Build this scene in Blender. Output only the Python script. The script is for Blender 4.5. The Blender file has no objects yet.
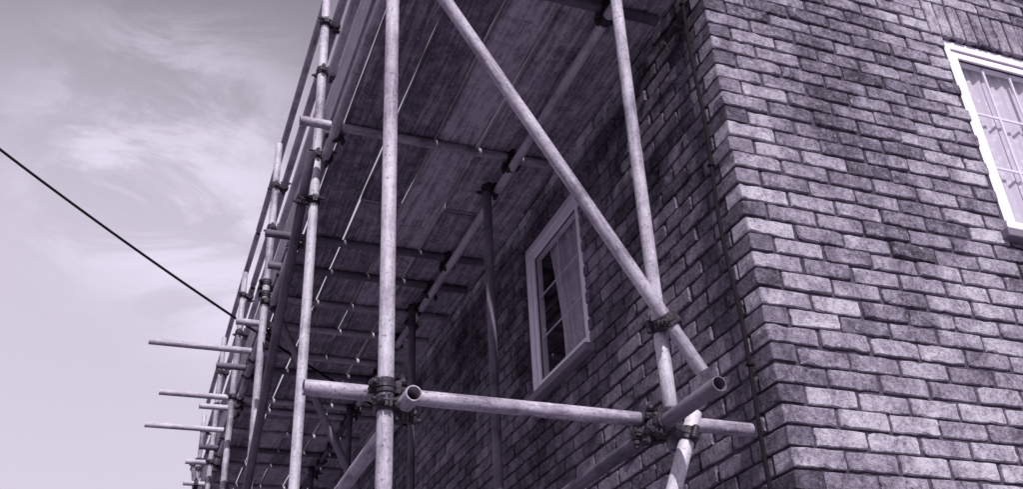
import bpy, bmesh, math, random
from mathutils import Vector, Matrix, noise
random.seed(11)
sc=bpy.context.scene
H=1.6
col=sc.collection
# ------------------------------------------------------------------ helpers
def empty(name):
    o=bpy.data.objects.new(name,None); col.objects.link(o); return o
def mesh_obj(name,verts,faces,mat,parent=None,smooth=False,fattr=None):
    me=bpy.data.meshes.new(name); me.from_pydata([tuple(v) for v in verts],[],faces)
    me.materials.append(mat)
    if fattr is not None:
        a=me.attributes.new('shade','FLOAT','FACE'); a.data.foreach_set('value',fattr)
    if smooth: me.polygons.foreach_set('use_smooth',[True]*len(me.polygons))
    me.update()
    o=bpy.data.objects.new(name,me); col.objects.link(o)
    if parent: o.parent=parent
    return o
def box_data(V,F,x0,x1,y0,y1,z0,z1):
    b=len(V)
    V+= [(x0,y0,z0),(x1,y0,z0),(x1,y1,z0),(x0,y1,z0),(x0,y0,z1),(x1,y0,z1),(x1,y1,z1),(x0,y1,z1)]
    F+= [(b,b+3,b+2,b+1),(b+4,b+5,b+6,b+7),(b,b+1,b+5,b+4),(b+1,b+2,b+6,b+5),(b+2,b+3,b+7,b+6),(b+3,b,b+4,b+7)]
def box(name,x0,x1,y0,y1,z0,z1,mat,parent=None,bevel=0.0):
    V=[];F=[];box_data(V,F,x0,x1,y0,y1,z0,z1)
    o=mesh_obj(name,V,F,mat,parent)
    if bevel>0:
        m=o.modifiers.new('b','BEVEL'); m.width=bevel; m.segments=2
    return o
# ------------------------------------------------------------------ materials
def T(v,a=1.0):   # lavender-toned grey; dark tones more violet than light ones
    k=max(0,min(1,v/.5)); 
    return (v*1.01,v*(.82+.12*k),v*(1.20-.12*k),1)
class M:
    def __init__(s,name,rough=.8,metal=0.0,spec=.3):
        s.m=bpy.data.materials.new(name); s.m.use_nodes=True; s.nt=s.m.node_tree
        s.b=s.nt.nodes['Principled BSDF']; s.b.inputs['Roughness'].default_value=rough
        s.b.inputs['Metallic'].default_value=metal
        s.b.inputs['Specular IOR Level'].default_value=spec
        s.tc=s.n('ShaderNodeTexCoord'); 
    def n(s,t,**k):
        x=s.nt.nodes.new(t)
        for a,b in k.items(): setattr(x,a,b)
        return x
    def l(s,a,b): s.nt.links.new(a,b)
    def noise(s,scale,detail=4,rough=.6,vec=None,dist=0):
        x=s.n('ShaderNodeTexNoise'); x.inputs['Scale'].default_value=scale; x.inputs['Detail'].default_value=detail
        x.inputs['Roughness'].default_value=rough; x.inputs['Distortion'].default_value=dist
        s.l(vec if vec else s.tc.outputs['Object'],x.inputs['Vector']); return x.outputs['Fac']
    def ramp(s,fac,stops):
        r=s.n('ShaderNodeValToRGB'); e=r.color_ramp.elements
        while len(e)<len(stops): e.new(.5)
        for i,(p,c) in enumerate(stops):
            e[i].position=p; e[i].color=c if isinstance(c,tuple) else (c,c,c,1)
        s.l(fac,r.inputs[0]); return r.outputs[0]
    def math(s,op,a,b=None,clamp=False):
        x=s.n('ShaderNodeMath',operation=op); x.use_clamp=clamp
        for i,v in enumerate((a,b)):
            if v is None: continue
            if isinstance(v,(int,float)): x.inputs[i].default_value=v
            else: s.l(v,x.inputs[i])
        return x.outputs[0]
    def mix(s,f,a,b,mode='MIX'):
        x=s.n('ShaderNodeMix',data_type='RGBA',blend_type=mode)
        for i,v in ((0,f),(6,a),(7,b)):
            if isinstance(v,(int,float,tuple)): x.inputs[i].default_value=v
            else: s.l(v,x.inputs[i])
        return x.outputs[2]
    def base(s,c):
        if isinstance(c,tuple): s.b.inputs['Base Color'].default_value=c
        else: s.l(c,s.b.inputs['Base Color'])
    def bump(s,h,dist=.002,strength=1,prev=None):
        x=s.n('ShaderNodeBump'); x.inputs['Distance'].default_value=dist; x.inputs['Strength'].default_value=strength
        s.l(h,x.inputs['Height'])
        if prev: s.l(prev,x.inputs['Normal'])
        s.l(x.outputs[0],s.b.inputs['Normal']); return x.outputs[0]

def brick_mat(name,off,k):
    m=M(name,.92,0,.15)
    a=m.n('ShaderNodeAttribute',attribute_name='shade').outputs['Fac']
    big=m.noise(1.1,4,.65,None,.5); mid=m.noise(8,4,.75,None,.5); fine=m.noise(50,4,.9)
    v=m.math('MULTIPLY',a,.38)
    v=m.math('ADD',v,off)
    v=m.math('ADD',v,m.math('MULTIPLY',m.math('SUBTRACT',big,.5),1.25))
    v=m.math('ADD',v,m.math('MULTIPLY',m.math('SUBTRACT',mid,.5),1.25))
    v=m.math('ADD',v,m.math('MULTIPLY',m.math('SUBTRACT',fine,.5),1.15))
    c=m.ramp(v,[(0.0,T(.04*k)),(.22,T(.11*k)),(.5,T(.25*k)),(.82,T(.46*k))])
    eff=m.ramp(m.noise(26,3,.85),[(.58,0.0),(.70,1.0)])
    c=m.mix(m.math('MULTIPLY',eff,.4),c,T(.6*k))
    pit=m.ramp(fine,[(.31,.25),(.43,1.0)])
    c=m.mix(.75,c,pit,'MULTIPLY')
    m.base(c)
    m.bump(m.math('ADD',fine,m.math('MULTIPLY',mid,1.2)),.009,1)
    return m.m
def mortar_mat():
    m=M('mortar',.95,0,.1)
    f=m.noise(120,3,.75); g=m.noise(2,4,.7)
    m.base(m.mix(.7,m.ramp(f,[(.3,T(.035)),(.65,T(.12))]),m.ramp(g,[(.35,.45),(.65,1.0)]),'MULTIPLY')); m.bump(f,.003); return m.m
def tube_mat(name,lo,hi,metal=.3):
    m=M(name,.6,metal,.2)
    info=m.n('ShaderNodeObjectInfo').outputs['Random']
    off=m.n('ShaderNodeCombineXYZ'); m.l(m.math('MULTIPLY',info,37.0),off.inputs[2])
    va=m.n('ShaderNodeVectorMath',operation='ADD'); m.l(m.tc.outputs['Object'],va.inputs[0]); m.l(off.outputs[0],va.inputs[1])
    st=m.n('ShaderNodeMapping'); st.inputs['Scale'].default_value=(1,1,.1); m.l(va.outputs[0],st.inputs[0])
    s1=m.noise(14,5,.85,va.outputs[0]); s2=m.noise(80,3,.75,st.outputs[0]); s3=m.noise(2.2,2,.6,va.outputs[0])
    v=m.math('ADD',m.math('MULTIPLY',s1,.55),m.math('MULTIPLY',s2,.45))
    v=m.math('ADD',v,m.math('MULTIPLY',m.math('SUBTRACT',s3,.5),.8))
    v=m.math('ADD',v,m.math('MULTIPLY',m.math('SUBTRACT',info,.5),.14))
    c=m.ramp(v,[(.30,T(lo)),(.46,T((lo+hi)*.52)),(.62,T(hi))])
    sp=m.ramp(m.noise(75,3,.88,va.outputs[0]),[(.56,0.0),(.66,1.0)])
    c=m.mix(m.math('MULTIPLY',sp,.7),c,T(.07))
    spl=m.ramp(s1,[(.61,0.0),(.68,1.0)])
    c=m.mix(m.math('MULTIPLY',spl,.4),c,T(min(.7,hi*1.35)))
    m.base(c)
    m.l(m.ramp(s1,[(.3,.6),(.7,.9)]),m.b.inputs['Roughness'])
    m.bump(s1,.003,.8); return m.m
def iron_mat():
    m=M('coupler_iron',.6,.4,.4)
    v=m.noise(60,4,.7); m.base(m.ramp(v,[(.3,T(.012)),(.55,T(.035)),(.75,T(.13))])); m.bump(v,.002); return m.m
def wood_mat(name,lo,hi):
    m=M(name,.9,0,.15)
    info=m.n('ShaderNodeObjectInfo').outputs['Random']
    off=m.n('ShaderNodeCombineXYZ'); m.l(m.math('MULTIPLY',info,53.0),off.inputs[0]); m.l(m.math('MULTIPLY',info,19.0),off.inputs[1])
    va=m.n('ShaderNodeVectorMath',operation='ADD'); m.l(m.tc.outputs['Object'],va.inputs[0]); m.l(off.outputs[0],va.inputs[1])
    st=m.n('ShaderNodeMapping'); st.inputs['Scale'].default_value=(1,.05,1); m.l(va.outputs[0],st.inputs[0])
    g=m.noise(45,5,.8,st.outputs[0],.6); s=m.noise(9,6,.82,va.outputs[0])
    v=m.math('ADD',m.math('MULTIPLY',g,.6),m.math('MULTIPLY',s,.4))
    v=m.math('ADD',v,m.math('MULTIPLY',m.math('SUBTRACT',info,.5),.13))
    c=m.ramp(v,[(.39,T(lo)),(.5,T((lo+hi)*.47)),(.59,T(hi))])
    sp=m.ramp(m.noise(26,4,.88,va.outputs[0]),[(.59,0.0),(.69,1.0)])
    c=m.mix(m.math('MULTIPLY',sp,.5),c,T(min(.7,hi*1.5)))
    dk=m.ramp(m.noise(5,4,.85,va.outputs[0],1.0),[(.54,0.0),(.68,1.0)])
    c=m.mix(m.math('MULTIPLY',dk,.6),c,T(lo*.6))
    sx=m.n('ShaderNodeSeparateXYZ'); m.l(m.tc.outputs['Object'],sx.inputs[0])
    ed=m.math('ABSOLUTE',m.math('SUBTRACT',sx.outputs[0],.113))
    c=m.mix(m.math('MULTIPLY',m.ramp(m.math('MULTIPLY',ed,8.0),[(.78,0.0),(.90,1.0)]),.6),c,T(lo*.5))
    m.base(c); m.bump(g,.004); return m.m
def simple(name,v,rough=.6,bs=40,bd=.0008,var=.15,spec=.4):
    m=M(name,rough,0,spec); f=m.noise(bs,4,.7)
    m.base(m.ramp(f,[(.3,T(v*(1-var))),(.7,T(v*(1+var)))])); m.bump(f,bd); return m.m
BR=brick_mat('weathered_brick',.25,1.10); BS=brick_mat('shaded_side_brick',.20,.62); MO=mortar_mat()  # side wall brick colour is darkened to stand in for that wall's shade
TB=tube_mat('galvanised_tube',.16,.52); TD=tube_mat('dark_tube',.05,.16,.15); IR=iron_mat()  # second tube material is a darker, less metallic tone
WD=wood_mat('scaffold_board_wood',.10,.46); WT=wood_mat('toe_board_wood',.25,.55)
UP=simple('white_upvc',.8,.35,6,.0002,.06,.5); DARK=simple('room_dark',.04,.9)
SOF=simple('soffit_paint',.7,.5); CAB=simple('black_cable',.012,.85,40,.0008,.15,.1)
STEELB=simple('board_end_band',.2,.6,60,.001,.5)
def net_mat():
    m=M('net_curtain',.9,0,.1); w=m.n('ShaderNodeTexVoronoi'); w.inputs['Scale'].default_value=26
    m.l(m.tc.outputs['Object'],w.inputs['Vector'])
    m.base(m.ramp(w.outputs['Distance'],[(.15,T(.85)),(.4,T(.68))]))
    tl=m.n('ShaderNodeBsdfTranslucent'); tl.inputs[0].default_value=(.8,.76,.82,1)
    mx=m.n('ShaderNodeMixShader'); mx.inputs[0].default_value=.2
    m.l(m.b.outputs[0],mx.inputs[1]); m.l(tl.outputs[0],mx.inputs[2]); m.l(mx.outputs[0],m.nt.nodes['Material Output'].inputs[0])
    return m.m
NET=net_mat()
def glass_mat():
    m=M('window_glass'); nt=m.nt
    tr=m.n('ShaderNodeBsdfTransparent'); tr.inputs[0].default_value=(.92,.91,.93,1)
    gl=m.n('ShaderNodeBsdfGlossy'); gl.inputs['Roughness'].default_value=.02
    lw=m.n('ShaderNodeLayerWeight'); lw.inputs[0].default_value=.5
    k=m.math('ADD',m.math('MULTIPLY',m.math('POWER',lw.outputs['Facing'],3.0),.6),.06)
    mx=m.n('ShaderNodeMixShader'); m.l(k,mx.inputs[0]); m.l(tr.outputs[0],mx.inputs[1]); m.l(gl.outputs[0],mx.inputs[2])
    m.l(mx.outputs[0],nt.nodes['Material Output'].inputs[0]); return m.m
GL=glass_mat()
# ------------------------------------------------------------------ brick house
house=empty('brick_house')
C=.075; EAVE=5.475; LX=6.97; LY=9.0
openR=(1.37,2.72,3.675,4.80); openL=(1.40,2.20,3.60,4.575)
def clip(u0,u1,z0,z1,ops):
    segs=[(u0,u1)]
    for (a,b,c,d) in ops:
        if min(z1,d)-max(z0,c)>.02:
            ns=[]
            for s in segs:
                if s[1]<=a or s[0]>=b: ns.append(s); continue
                if s[0]<a: ns.append((s[0],a))
                if s[1]>b: ns.append((b,s[1]))
            segs=ns
    return [s for s in segs if s[1]-s[0]>.03]
def ring(u0,u1,z0,z1,ins,j):
    P=[];nu=max(2,int((u1-u0)/.03));nz=3
    u0+=ins;u1-=ins;z0+=ins;z1-=ins
    for i in range(nu): P.append((u0+(u1-u0)*i/nu,z0))
    for i in range(nz): P.append((u1,z0+(z1-z0)*i/nz))
    for i in range(nu): P.append((u1-(u1-u0)*i/nu,z1))
    for i in range(nz): P.append((u0,z1-(z1-z0)*i/nz))
    return P
def add_brick(V,F,A,u0,u1,z0,z1,conv,flip,corner=False):
    jit=.0018
    P=ring(u0,u1,z0,z1,0,0); n=len(P)
    Q=ring(u0,u1,z0,z1,.0036,0)
    w=random.gauss(0,.0020)
    js=[(random.gauss(0,jit),random.gauss(0,jit)) for _ in P]
    for _ in range(3):
      if random.random()<.3:   # chipped arris
        k=random.randrange(n); js[k]=(js[k][0]+(.005 if P[k][0]<(u0+u1)/2 else -.005),(.009 if P[k][1]<(z0+z1)/2 else -.009))
    for k in range(n):
        du=min(P[k][0]-u0,u1-P[k][0]); dz=min(P[k][1]-z0,z1-P[k][1])
        if du<.001 and dz<.001:
            js[k]=(js[k][0]+(.0022 if P[k][0]<(u0+u1)/2 else -.0022),js[k][1]+(.0022 if P[k][1]<(z0+z1)/2 else -.0022))
    tilt=random.gauss(0,.0018)
    b=len(V)
    um=(u0+u1)/2
    for (p,j) in zip(Q,js): V.append(conv(p[0]+j[0],p[1]+j[1],w+tilt*(p[0]-um)/.1))
    for (p,j) in zip(P,js): V.append(conv(p[0]+j[0]*.6,p[1]+j[1]*.6,w+.004))
    for p in P: V.append(conv(p[0],p[1],.1))
    s=random.random()*.75+.2
    if random.random()<.12: s*=.1
    if u1-u0<.12: s-=.2
    fs=[tuple(b+i for i in range(n))]
    for i in range(n):
        k=(i+1)%n
        fs.append((b+i,b+n+i,b+n+k,b+k)); fs.append((b+n+i,b+2*n+i,b+2*n+k,b+n+k))
    fs.append(tuple(b+2*n+i for i in reversed(range(n))))
    if flip: fs=[tuple(reversed(f)) for f in fs]
    F+=fs; A+=[s]*len(fs)
def wall(name,L,ops,conv,flip,first_even,solL,mat):
    V=[];F=[];A=[]
    for r in range(int(round(EAVE/C))):
        dz=random.gauss(0,.0011); ph=random.uniform(0,6)
        u=0 if (r%2==0)==first_even else .1125
        while u<L-.02:
            z0=r*C+.0048+dz+random.gauss(0,.0012)+.0012*math.sin(u*1.9+ph); z1=z0+.0652+random.gauss(0,.0012)
            for (a,b) in clip(u,min(u+.216,L),z0,z1,ops+solL):
                add_brick(V,F,A,a+random.uniform(0,.006)*(a>.01),b-random.uniform(0,.006),z0,z1,conv,flip)
            u+=.225
    for (a,b,c,d) in solL:
        u=a+.005
        while u<b-.03:
            add_brick(V,F,A,u,min(u+.065,b),c+.005,d-.005,conv,flip); u+=.0752
    return mesh_obj(name,V,F,mat,house,fattr=A)
convR=lambda u,z,w:(u,w,z)
convL=lambda u,z,w:(w,u,z)
sol=(1.30,2.79,4.80,5.025)
wall('front_wall_bricks',LX,[openR],convR,False,True,[sol],BR)
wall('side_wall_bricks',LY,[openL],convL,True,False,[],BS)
def mortar(name,L,op,ax):
    V=[];F=[];a,b,c,d=op;m0=.0112;m1=.098
    e=.0112
    for (u0,u1,z0,z1) in ((e,a-.002,0,EAVE),(b+.002,L,0,EAVE),(a-.002,b+.002,0,c-.006),(a-.002,b+.002,d+.006,EAVE)):
        if ax=='x': box_data(V,F,u0,u1,m0,m1,z0,z1)
        else: box_data(V,F,m0+.001,m1+.001,u0+.001,u1,z0,z1)
    mesh_obj(name,V,F,MO,house)
mortar('front_wall_mortar',LX,openR,'x'); mortar('side_wall_mortar',LY,openL,'y')
def plain_brick():
    m=M('plain_brickwork',.9,0,.2); b=m.n('ShaderNodeTexBrick'); b.inputs['Scale'].default_value=1
    b.inputs['Brick Width'].default_value=.225; b.inputs['Row Height'].default_value=.075; b.inputs['Mortar Size'].default_value=.005
    b.inputs['Color1'].default_value=T(.18); b.inputs['Color2'].default_value=T(.3); b.inputs['Mortar'].default_value=T(.1)
    sx=m.n('ShaderNodeSeparateXYZ'); cx=m.n('ShaderNodeCombineXYZ'); m.l(m.tc.outputs['Object'],sx.inputs[0])
    m.l(m.math('ADD',sx.outputs[0],sx.outputs[1]),cx.inputs[0]); m.l(sx.outputs[2],cx.inputs[1]); m.l(cx.outputs[0],b.inputs['Vector'])
    m.base(b.outputs['Color']); return m.m
PB=plain_brick()
box('rear_wall',.0,LX,LY+.002,LY+.25,0,EAVE,PB,house); box('east_wall',LX+.002,LX+.25,.0,LY+.25,0,EAVE,PB,house)
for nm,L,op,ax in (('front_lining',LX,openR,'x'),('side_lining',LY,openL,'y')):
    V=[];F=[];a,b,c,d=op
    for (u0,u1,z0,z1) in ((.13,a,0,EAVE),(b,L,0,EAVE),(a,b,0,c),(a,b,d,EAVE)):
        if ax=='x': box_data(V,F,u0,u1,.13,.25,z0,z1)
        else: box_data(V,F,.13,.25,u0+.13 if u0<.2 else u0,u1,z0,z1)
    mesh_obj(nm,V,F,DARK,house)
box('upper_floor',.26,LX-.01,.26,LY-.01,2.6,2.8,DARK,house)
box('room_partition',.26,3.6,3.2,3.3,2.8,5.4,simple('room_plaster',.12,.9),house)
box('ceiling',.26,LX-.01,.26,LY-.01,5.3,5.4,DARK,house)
ov=.24
tile=M('roof_tiles',.85,0,.2); tv=tile.noise(6,4,.7); tile.base(tile.ramp(tv,[(.3,T(.07)),(.7,T(.16))]))
wv=tile.n('ShaderNodeTexWave'); wv.bands_direction='Z'; wv.inputs['Scale'].default_value=2.2; tile.l(tile.tc.outputs['Object'],wv.inputs[0]); tile.bump(wv.outputs[1],.02)
z=EAVE+.12; x0,x1,y0,y1=-ov,LX+.25+ov,-ov,LY+.25+ov; hx=(x0+x1)/2; rh=2.3; ry=(x1-x0)/2
mesh_obj('roof',[(x0,y0,z),(x1,y0,z),(x1,y1,z),(x0,y1,z),(hx,y0+ry,z+rh),(hx,y1-ry,z+rh)],
 [(0,1,4),(1,2,5,4),(2,3,5),(3,0,4,5),(3,2,1,0)],tile.m,house)
box('soffit',x0+.01,x1-.01,y0+.01,y1-.01,EAVE+.004,EAVE+.02,SOF,house)
for i,(a,b,c,d) in enumerate(((x0,x1,y0-.02,y0),(x0,x1,y1,y1+.02),(x0-.02,x0,y0,y1),(x1,x1+.02,y0,y1))):
    box('fascia_%d'%i,a,b,c,d,EAVE-.01,EAVE+.16,SOF,house)
# windows ------------------------------------------------------------
def window(name,op,conv,mull,bars,fw,hb):
    a,b,c,d=op
    w=empty(name); w.parent=house
    def bx(nm,u0,u1,z0,z1,w0,w1,mat,bev=.003):
        p=conv(u0,z0,w0);q=conv(u1,z1,w1)
        o=box(nm,min(p[0],q[0]),max(p[0],q[0]),min(p[1],q[1]),max(p[1],q[1]),min(p[2],q[2]),max(p[2],q[2]),mat,w,bev); return o
    W0,W1=.022,.098
    bx('frame_left',a,a+fw,c,d,W0,W1,UP); bx('frame_right',b-fw,b,c,d,W0,W1,UP)
    bx('frame_head',a+fw,b-fw,d-fw,d,W0+.001,W1,UP); bx('frame_foot',a+fw,b-fw,c,c+fw,W0+.001,W1,UP)
    cuts=[a+fw]+mull+[b-fw]
    for i in range(len(cuts)-1):
        s0=cuts[i]+(0 if i==0 else .022); s1=cuts[i+1]-(0 if i==len(cuts)-2 else .022)
        z0,z1=c+fw,d-fw; sw=.042
        bx('sash_l',s0+.004,s0+sw,z0+.004,z1-.004,W0+.010,W1-.01,UP); bx('sash_r',s1-sw,s1-.004,z0+.004,z1-.004,W0+.010,W1-.01,UP)
        bx('sash_t',s0+sw,s1-sw,z1-sw,z1-.004,W0+.011,W1-.01,UP); bx('sash_b',s0+sw,s1-sw,z0+.004,z0+sw,W0+.011,W1-.01,UP)
        g0,g1,h0,h1=s0+sw,s1-sw,z0+sw,z1-sw
        bx('gasket_t',g0,g1,h1-.005,h1-.0005,.044,.049,CAB,0); bx('gasket_b',g0,g1,h0+.0005,h0+.005,.044,.049,CAB,0)
        bx('gasket_l',g0+.0005,g0+.005,h0+.005,h1-.005,.044,.049,CAB,0); bx('gasket_r',g1-.005,g1-.0005,h0+.005,h1-.005,.044,.049,CAB,0)
        mesh_obj('glass',[conv(g0,h0,.050),conv(g1,h0,.050),conv(g1,h1,.050),conv(g0,h1,.050)],[(0,1,2,3)],GL,w)
        nu,nz=bars
        for k in range(1,nu): 
            u=g0+(g1-g0)*k/nu; bx('bar_v',u-hb,u+hb,h0,h1,.056,.064,UP,0)
        for k in range(1,nz):
            zz=h0+(h1-h0)*k/nz; bx('bar_h',g0,g1,zz-hb,zz+hb,.0565,.0635,UP,0)
    for k,mu in enumerate(mull): bx('mullion_%d'%k,mu-.022,mu+.022,c+fw,d-fw,W0,W1,UP)
    return w
wr=window('front_window',openR,convR,[2.045],(3,3),.05,.006)
wl=window('side_window',openL,convL,[],(2,3),.055,.0035)
box('front_window_sill',1.30,2.79,-.045,.10,3.628,3.672,simple('tile_sill',.16,.7),wr,.006)
box('side_window_sill',-.05,.10,1.35,2.25,3.553,3.597,simple('stone_sill',.16,.8),wl,.006)
def curtain(nm,u0,u1,z0,z1,w,conv,par,amp=.014,fr=70):
    V=[];F=[];nu=200;nz=24
    for j in range(nz+1):
        for i in range(nu+1):
            t=i/nu;s=j/nz;a,b=(u0(s),u1(s)) if callable(u0) else (u0,u1)
            u=a+(b-a)*t
            zz=z0+(z1-z0)*s
            q=u if not callable(u0) else a+t*.6
            ww=w+amp*math.sin(q*fr+1.5*math.sin(q*9)+s*.6)*(1-.3*s)+.006*math.sin(q*fr*2.3)
            V.append(conv(u,zz,ww))
    for j in range(nz):
        for i in range(nu):
            k=j*(nu+1)+i;F.append((k,k+1,k+nu+2,k+nu+1))
    return mesh_obj(nm,V,F,NET,par,True)
curtain('net_curtain',1.40,2.70,3.68,4.73,.098,convR,wr,.010,55)
curtain('net_curtain_side',lambda s:1.44,lambda s:1.88+.14*max(0,min(1,s))**1.5,3.6,4.52,.11,convL,wl,.014)
# wall cable ---------------------------------------------------------
def curve(name,pts,r,mat,parent=None):
    cu=bpy.data.curves.new(name,'CURVE'); cu.dimensions='3D'; cu.bevel_depth=r; cu.bevel_resolution=3
    sp=cu.splines.new('NURBS'); sp.points.add(len(pts)-1); sp.use_endpoint_u=True; sp.order_u=3
    for p,q in zip(sp.points,pts): p.co=(q[0],q[1],q[2],1)
    cu.materials.append(mat); o=bpy.data.objects.new(name,cu); col.objects.link(o)
    if parent:o.parent=parent
    return o
pts=[(-.014-.004*math.sin(i*1.7),.13+.010*math.sin(i*1.3)+.008*math.sin(i*.45),.1+i*.22) for i in range(25)]
wc=empty('wall_cable'); curve('cable_run',pts,.0085,CAB,wc)
for i in range(1,24,4):
    p=pts[i]; box('clip_%d'%i,-.026,-.0,p[1]-.012,p[1]+.012,p[2]-.006,p[2]+.006,CAB,wc,.002)
# ------------------------------------------------------------------ scaffolding
scaf=empty('scaffolding')
tubes=[]
def tube(name,p0,p1,mat=None,r=.02415,bend=None):
    p0=Vector(p0)+Vector((0,0,H)); p1=Vector(p1)+Vector((0,0,H)); d=(p1-p0); L=d.length; d.normalize()
    n=22; V=[];F=[]; ri=r-.004
    segs=max(2,int(L/.25)); b1=random.gauss(0,.0022)*L/2; b2=random.gauss(0,.0022)*L/2
    if bend is not None: b1=b2=bend
    ph=random.uniform(0,6)
    def ringv(t,rr):
        s=math.sin(math.pi*t); ox=b1*s+.0012*math.sin(t*L*2.1+ph);oy=b2*s+.0012*math.sin(t*L*1.7+ph*2)
        return [(ox+rr*math.cos(2*math.pi*i/n),oy+rr*math.sin(2*math.pi*i/n),t*L) for i in range(n)]
    rings=[]
    rings.append(ringv(.06/L if L>.3 else .2,ri)); rings.append(ringv(0,ri)); rings.append(ringv(0,r-.0006)); rings.append(ringv(.0008/L,r))
    for k in range(1,segs): rings.append(ringv(k/segs,r))
    rings.append(ringv(1-.0008/L,r)); rings.append(ringv(1,r-.0006)); rings.append(ringv(1,ri)); rings.append(ringv(1-.06/L,ri))
    for R in rings: V+=R
    for k in range(len(rings)-1):
        for i in range(n):
            j=(i+1)%n; F.append((k*n+i,k*n+j,(k+1)*n+j,(k+1)*n+i))
    o=mesh_obj(name,V,F,mat or TB,scaf,True)
    o.data.set_sharp_from_angle(angle=math.radians(40))
    q=Vector((0,0,1)).rotation_difference(d)
    o.matrix_world=Matrix.Translation(p0)@q.to_matrix().to_4x4()
    tubes.append((p0,p1)); return o
XO=-1.37; XI=-.425; ZT=3.07; ZL=3.012
YS=[.02,1.62,3.36,5.1,6.8,8.5]
for i,y in enumerate(YS):
    tube('outer_standard',(XO,y,-H),(XO+random.gauss(0,.004),y,4.7 if i<2 else [4.3,4.15,4.3,4.1][i-2]),bend=0)
tube('inner_standard',(XI,.02,.98),(XI,.02,4.6),bend=0)
for y in (1.66,3.18,5.1,6.8,8.5): tube('inner_standard',(XI+.01,y,-H),(XI+.01,y,3.03),TD)
tube('outer_ledger',(XO+.055,-.2,ZL),(XO+.055,5.0,ZL)); tube('outer_ledger',(XO+.055,5.02,ZL),(XO+.055,9.2,ZL))
tube('inner_ledger',(XI+.062,-.2,ZL),(XI+.062,5.0,ZL)); tube('inner_ledger',(XI+.062,5.02,ZL),(XI+.062,9.2,ZL),TD)
tube('outer_low_ledger',(XO+.055,-.09,1.045),(XO+.055,5.2,1.045)); tube('inner_low_ledger',(XI-.065,-.37,1.045),(XI-.065,5.2,1.045),TD)
tube('outer_low_ledger',(XO+.055,5.22,1.045),(XO+.055,9,1.045)); 
for z in (3.57,3.92,4.45): tube('guard_rail',(XO+.055,-.2,z),(XO+.055,4.9,z+.02)); tube('guard_rail',(XO+.055,4.93,z+.01),(XO+.055,9.1,z))
for y,xl,xr in ((-.08,-1.5,-.12),(.23,-1.42,-.1),(1.42,-1.495,-.15),(2.56,-1.495,-.12),(2.95,-1.42,-.1),(3.40,-1.4,-.1),(3.81,-1.51,-.12),(4.3,-2.06,-.2),(4.62,-1.556,-.1),(5.27,-1.93,-.15),(5.50,-1.6,-.1),(6.06,-2.0,-.12),(6.55,-1.5,-.1),(7.0,-1.585,-.1),(7.7,-1.55,-.1),(8.4,-1.6,-.1)):
    tube('board_transom',(xl,y,ZT),(xr,y,ZT+.004),TD if y in (.23,2.56,2.95,4.62,6.55) else TB,bend=0)
tube('end_transom',(-1.60,.078,1.10),(-.087,.078,1.093),bend=0)
for y in (1.68,3.48,5.15,6.86): tube('low_transom',(-1.5,y,1.10),(-.12,y,1.10),TD)
tube('end_brace',(-.32,-.036,1.237),(-1.43,-.036,3.02),bend=0)
tube('end_low_brace',(-.372,-.036,1.09),(-1.46,-.036,-1.42),bend=0)
tube('facade_brace',(XO-.055,1.42,2.90),(XO-.055,6.2,-1.1),TD)
tube('ledger_brace',(-1.40,3.415,3.21),(-.46,3.415,1.33),TD)
tube('ledger_brace',(-1.40,6.855,3.21),(-.46,6.855,1.33),TD)
tube('facade_brace',(XO-.055,5.0,1.2),(XO-.055,8.7,3.6),TD)
def closest(a,b):
    p,r=a[0],a[1]-a[0]; q,s=b[0],b[1]-b[0]
    rr=r.dot(r);ss=s.dot(s);rs=r.dot(s);w=p-q;den=rr*ss-rs*rs
    if den<1e-3*rr*ss: return None
    t=(rs*s.dot(w)-ss*r.dot(w))/den; u=(rr*s.dot(w)-rs*r.dot(w))/den
    if not(0<=t<=1 and 0<=u<=1): return None
    return p+r*t,q+s*u
def coupler(p,q,d1,d2):
    V=[];F=[]
    def cyl(c,ax,r0,r1,L,n=18):
        ax=ax.normalized(); t=ax.orthogonal().normalized(); bb=ax.cross(t); b=len(V)
        rings=[(-L/2,r0),(-L/2,r1-.002),(-L/2+.002,r1),(L/2-.002,r1),(L/2,r1-.002),(L/2,r0)]
        for (h,r) in rings:
            for i in range(n):
                a=2*math.pi*i/n; V.append(c+ax*h+t*(r*math.cos(a))+bb*(r*math.sin(a)))
        for k in range(len(rings)-1):
            for i in range(n):
                j=(i+1)%n; F.append((b+k*n+i,b+k*n+j,b+(k+1)*n+j,b+(k+1)*n+i))
    def obox(c,e1,e2,e3):
        b=len(V)
        for s1 in(-1,1):
            for s2 in(-1,1):
                for s3 in(-1,1): V.append(c+e1*s1+e2*s2+e3*s3)
        for f in ((0,1,3,2),(4,6,7,5),(0,4,5,1),(2,3,7,6),(0,2,6,4),(1,5,7,3)): F.append(tuple(b+i for i in f))
    nrm=(q-p).normalized(); sgn=random.choice((-1,1))
    for c,ax,nn in ((p,d1,nrm),(q,d2,-nrm)):
        ax=ax.normalized(); nn=(nn-ax*nn.dot(ax)).normalized(); sd=ax.cross(nn).normalized()
        cyl(c,ax,.0243,.0305,.046)
        cyl(c,ax,.0243,.0335,.016)
        for s in(-1,1):
            f=c+sd*s*.036
            obox(f+nn*.006,ax*.020,nn*.0045,sd*.011)
            obox(f-nn*.006,ax*.018,nn*.0045,sd*.010)
        bp=c+sd*sgn*.041
        cyl(bp-nn*.012,nn,.0,.0065,.075,10); cyl(bp-nn*.030,nn,.0,.0125,.014,6); cyl(bp-nn*.018,nn,.0,.015,.003,12)
        cyl(c-sd*sgn*.042,ax,.0,.009,.046,10)
    m=(p+q)/2; 
    cyl(m,nrm,.0,.024,max(.01,(q-p).length-.045),12)
    return mesh_obj('coupler',V,F,IR,scaf)
nt=len(tubes)
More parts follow.
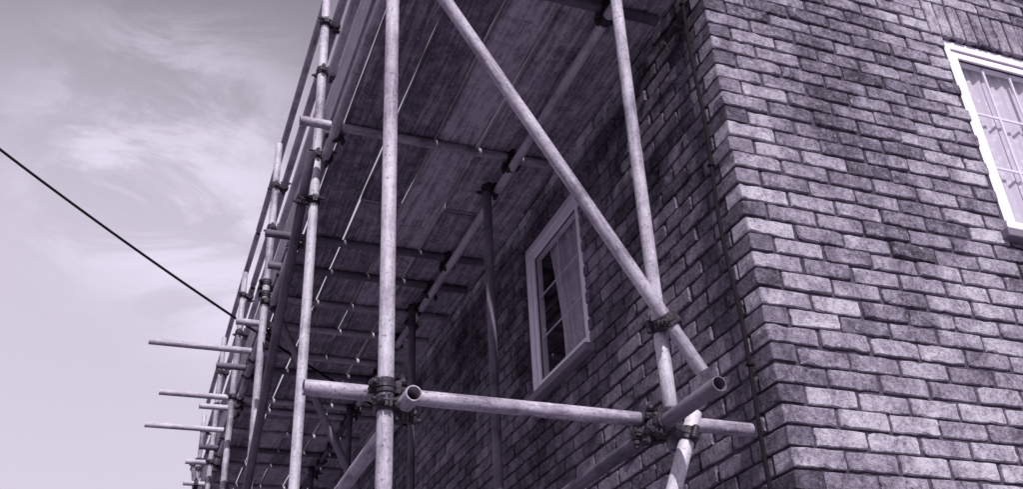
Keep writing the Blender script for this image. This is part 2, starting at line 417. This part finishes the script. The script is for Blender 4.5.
for i in range(nt):
    for j in range(i+1,nt):
        r=closest(tubes[i],tubes[j])
        if r and .035<(r[0]-r[1]).length<.10:
            coupler(r[0],r[1],tubes[i][1]-tubes[i][0],tubes[j][1]-tubes[j][0])
# boards
nb=5; bw=.226; x=-1.262; zb=H+ZT+.0255
for k in range(nb):
    y=-.12+random.uniform(-.04,.04)
    while y<9.2:
        L=2.2 if y<.3 and k%2 else 3.6
        V=[];F=[];g=random.uniform(.0,.002); n=14
        sag=random.gauss(0,.002); ztop=random.uniform(0,.004); tw=random.gauss(0,.0016); sk=random.gauss(0,.002)
        for i in range(n+1):
            yy=L*i/n; e=random.gauss(0,.0012)+sk*(i/n-.5)
            for (dx,dz) in ((0,0.004),(.004,0),(bw-.004,0),(bw,.004),(bw,.036),(0,.036)):
                V.append((dx+e+.002*math.sin(i*.7+k),yy,dz+tw*(dx-.1)/.1+sag*math.sin(i*1.1)+ztop))
        for i in range(n):
            for j in range(6):
                a=i*6+j;b=i*6+(j+1)%6; F.append((a,a+6,b+6,b))
        F.append(tuple(range(6))); F.append(tuple(reversed([n*6+j for j in range(6)])))
        o=mesh_obj('scaffold_board',V,F,WD,scaf); o.location=(x+g,y,zb)
        for ye in (y+.001,y+L-.026):
            box('board_end_band',x+g-.0015,x+g+bw+.0015,ye,ye+.025,zb-.0015,zb+.039,STEELB,scaf)
        y+=L+.008
    x+=bw+(.017,.011,.019,.013,.01)[k]
y=-.15
while y<9:
    V=[];F=[]; box_data(V,F,0,.034,0,3.5,0,.225)
    o=mesh_obj('toe_board',V,F,WT,scaf); o.location=(XO+.034,y,zb+.037); y+=3.51
# ------------------------------------------------------------------ overhead cable
oc=empty('overhead_cable')
e1=Vector((-1.36,4.02,4.71)); e2=Vector((-3.14,3.37,5.49)); dr=(e2-e1)
pts=[e1+dr*s+Vector((0,0,.09*((s-.5)**2)-.0225)) for s in [-.75,-.5,-.25,0,.25,.5,.75,1,1.5,2,3,4.5,6]]
curve('service_line',pts,.0095,CAB,oc)
# ------------------------------------------------------------------ ground
gm=M('ground_grass',.95,0,.1); gf=gm.noise(25,5,.8)
gm.base(gm.ramp(gf,[(.3,T(.06)),(.7,T(.15))])); gm.bump(gf,.03)
mesh_obj('ground',[(-400,-400,-.004),(400,-400,-.004),(400,400,-.004),(-400,400,-.004)],[(0,1,2,3)],gm.m)
pm=simple('concrete',.28,.9,12,.004,.3)
box('concrete_path',-3.2,9,-3.6,0,-.1,.0,pm); 
box('concrete_path',-3.2,0,.003,12,-.1,.0,pm)
# ------------------------------------------------------------------ light
sdir=Vector((-.10,-.70,.70)).normalized()
sun=bpy.data.lights.new('sun','SUN'); sun.energy=5.0; sun.angle=math.radians(.5); sun.color=(1,.975,.97)
so=bpy.data.objects.new('sun',sun); col.objects.link(so); so.rotation_euler=sdir.to_track_quat('Z','Y').to_euler()
w=bpy.data.worlds.new('World'); sc.world=w; w.use_nodes=True; nt=w.node_tree; N=nt.nodes; Lk=nt.links
bg=N['Background']; bg.inputs[1].default_value=.15
sk=N.new('ShaderNodeTexSky'); sk.sky_type='NISHITA'; sk.sun_disc=False
sk.sun_elevation=math.asin(sdir.z); sk.sun_rotation=math.atan2(sdir.x,sdir.y); sk.dust_density=3; sk.air_density=1.2
bw_=N.new('ShaderNodeRGBToBW'); Lk.new(sk.outputs[0],bw_.inputs[0])
tc=N.new('ShaderNodeTexCoord')
def wn(scale,mp,det=5,ro=.62,dist=.4):
    m=N.new('ShaderNodeMapping'); m.inputs['Scale'].default_value=mp; Lk.new(tc.outputs['Generated'],m.inputs[0])
    x=N.new('ShaderNodeTexNoise'); x.inputs['Scale'].default_value=scale; x.inputs['Detail'].default_value=det; x.inputs['Roughness'].default_value=ro; x.inputs['Distortion'].default_value=dist
    Lk.new(m.outputs[0],x.inputs[0]); return x.outputs['Fac']
def rampw(f,a,b,o0=0.,o1=1.):
    m=N.new('ShaderNodeMapRange'); m.interpolation_type='SMOOTHSTEP'; m.inputs[1].default_value=a; m.inputs[2].default_value=b
    m.inputs[3].default_value=o0; m.inputs[4].default_value=o1; Lk.new(f,m.inputs[0]); return m.outputs[0]
def mw(op,a,b,cl=False):
    x=N.new('ShaderNodeMath'); x.operation=op; x.use_clamp=cl
    for i,v in enumerate((a,b)):
        if isinstance(v,(int,float)): x.inputs[i].default_value=v
        else: Lk.new(v,x.inputs[i])
    return x.outputs[0]
def blob(dirv,rad):
    dd=N.new('ShaderNodeVectorMath'); dd.operation='DISTANCE'; Lk.new(tc.outputs['Generated'],dd.inputs[0]); dd.inputs[1].default_value=Vector(dirv).normalized()
    return rampw(dd.outputs['Value'],rad*.3,rad,1.,0.)
n1=wn(7,(1,1,2.6),8,.66,.7)
b1=blob((-.01,.82,.56),.19); b2=blob((.05,.86,.48),.14)
bl=mw('MAXIMUM',b1,mw('MULTIPLY',b2,.7))
cl=mw('MULTIPLY',rampw(n1,.36,.62),bl,True)
cl=mw('ADD',mw('MULTIPLY',cl,.95),mw('MULTIPLY',rampw(n1,.45,.8),.04),True)
sx=N.new('ShaderNodeSeparateXYZ'); Lk.new(tc.outputs['Generated'],sx.inputs[0])
el=rampw(sx.outputs[2],.44,.88,1.0,.10)   # bright haze low down, deeper overhead
base=mw('MULTIPLY',mw('ADD',mw('MULTIPLY',bw_.outputs[0],.3),3.65),el)
val=mw('ADD',base,mw('MULTIPLY',cl,1.55))
mx=N.new('ShaderNodeMix'); mx.data_type='RGBA'; mx.blend_type='MULTIPLY'; mx.inputs[0].default_value=1
cc=N.new('ShaderNodeCombineColor'); 
for i in range(3): Lk.new(val,cc.inputs[i])
Lk.new(cc.outputs[0],mx.inputs[6]); mx.inputs[7].default_value=(1.01,.93,1.13,1)
Lk.new(mx.outputs[2],bg.inputs[0])
# ------------------------------------------------------------------ camera
Z=Vector((-88,1686,-982)).normalized(); Y=Vector((-432,-595,-982)); Y=(Y-Z*Y.dot(Z)).normalized(); X=Y.cross(Z)
cam=bpy.data.cameras.new('camera'); cam.sensor_width=36; cam.lens=982/1023*36; cam.clip_end=2000; cam.clip_start=.05
co=bpy.data.objects.new('camera',cam); col.objects.link(co)
co.matrix_world=Matrix(((X.x,X.y,X.z,-2.02),(Y.x,Y.y,Y.z,-2.607),(Z.x,Z.y,Z.z,H),(0,0,0,1)))
sc.camera=co
sc.view_settings.view_transform='Standard'; sc.view_settings.look='None'; sc.view_settings.exposure=0
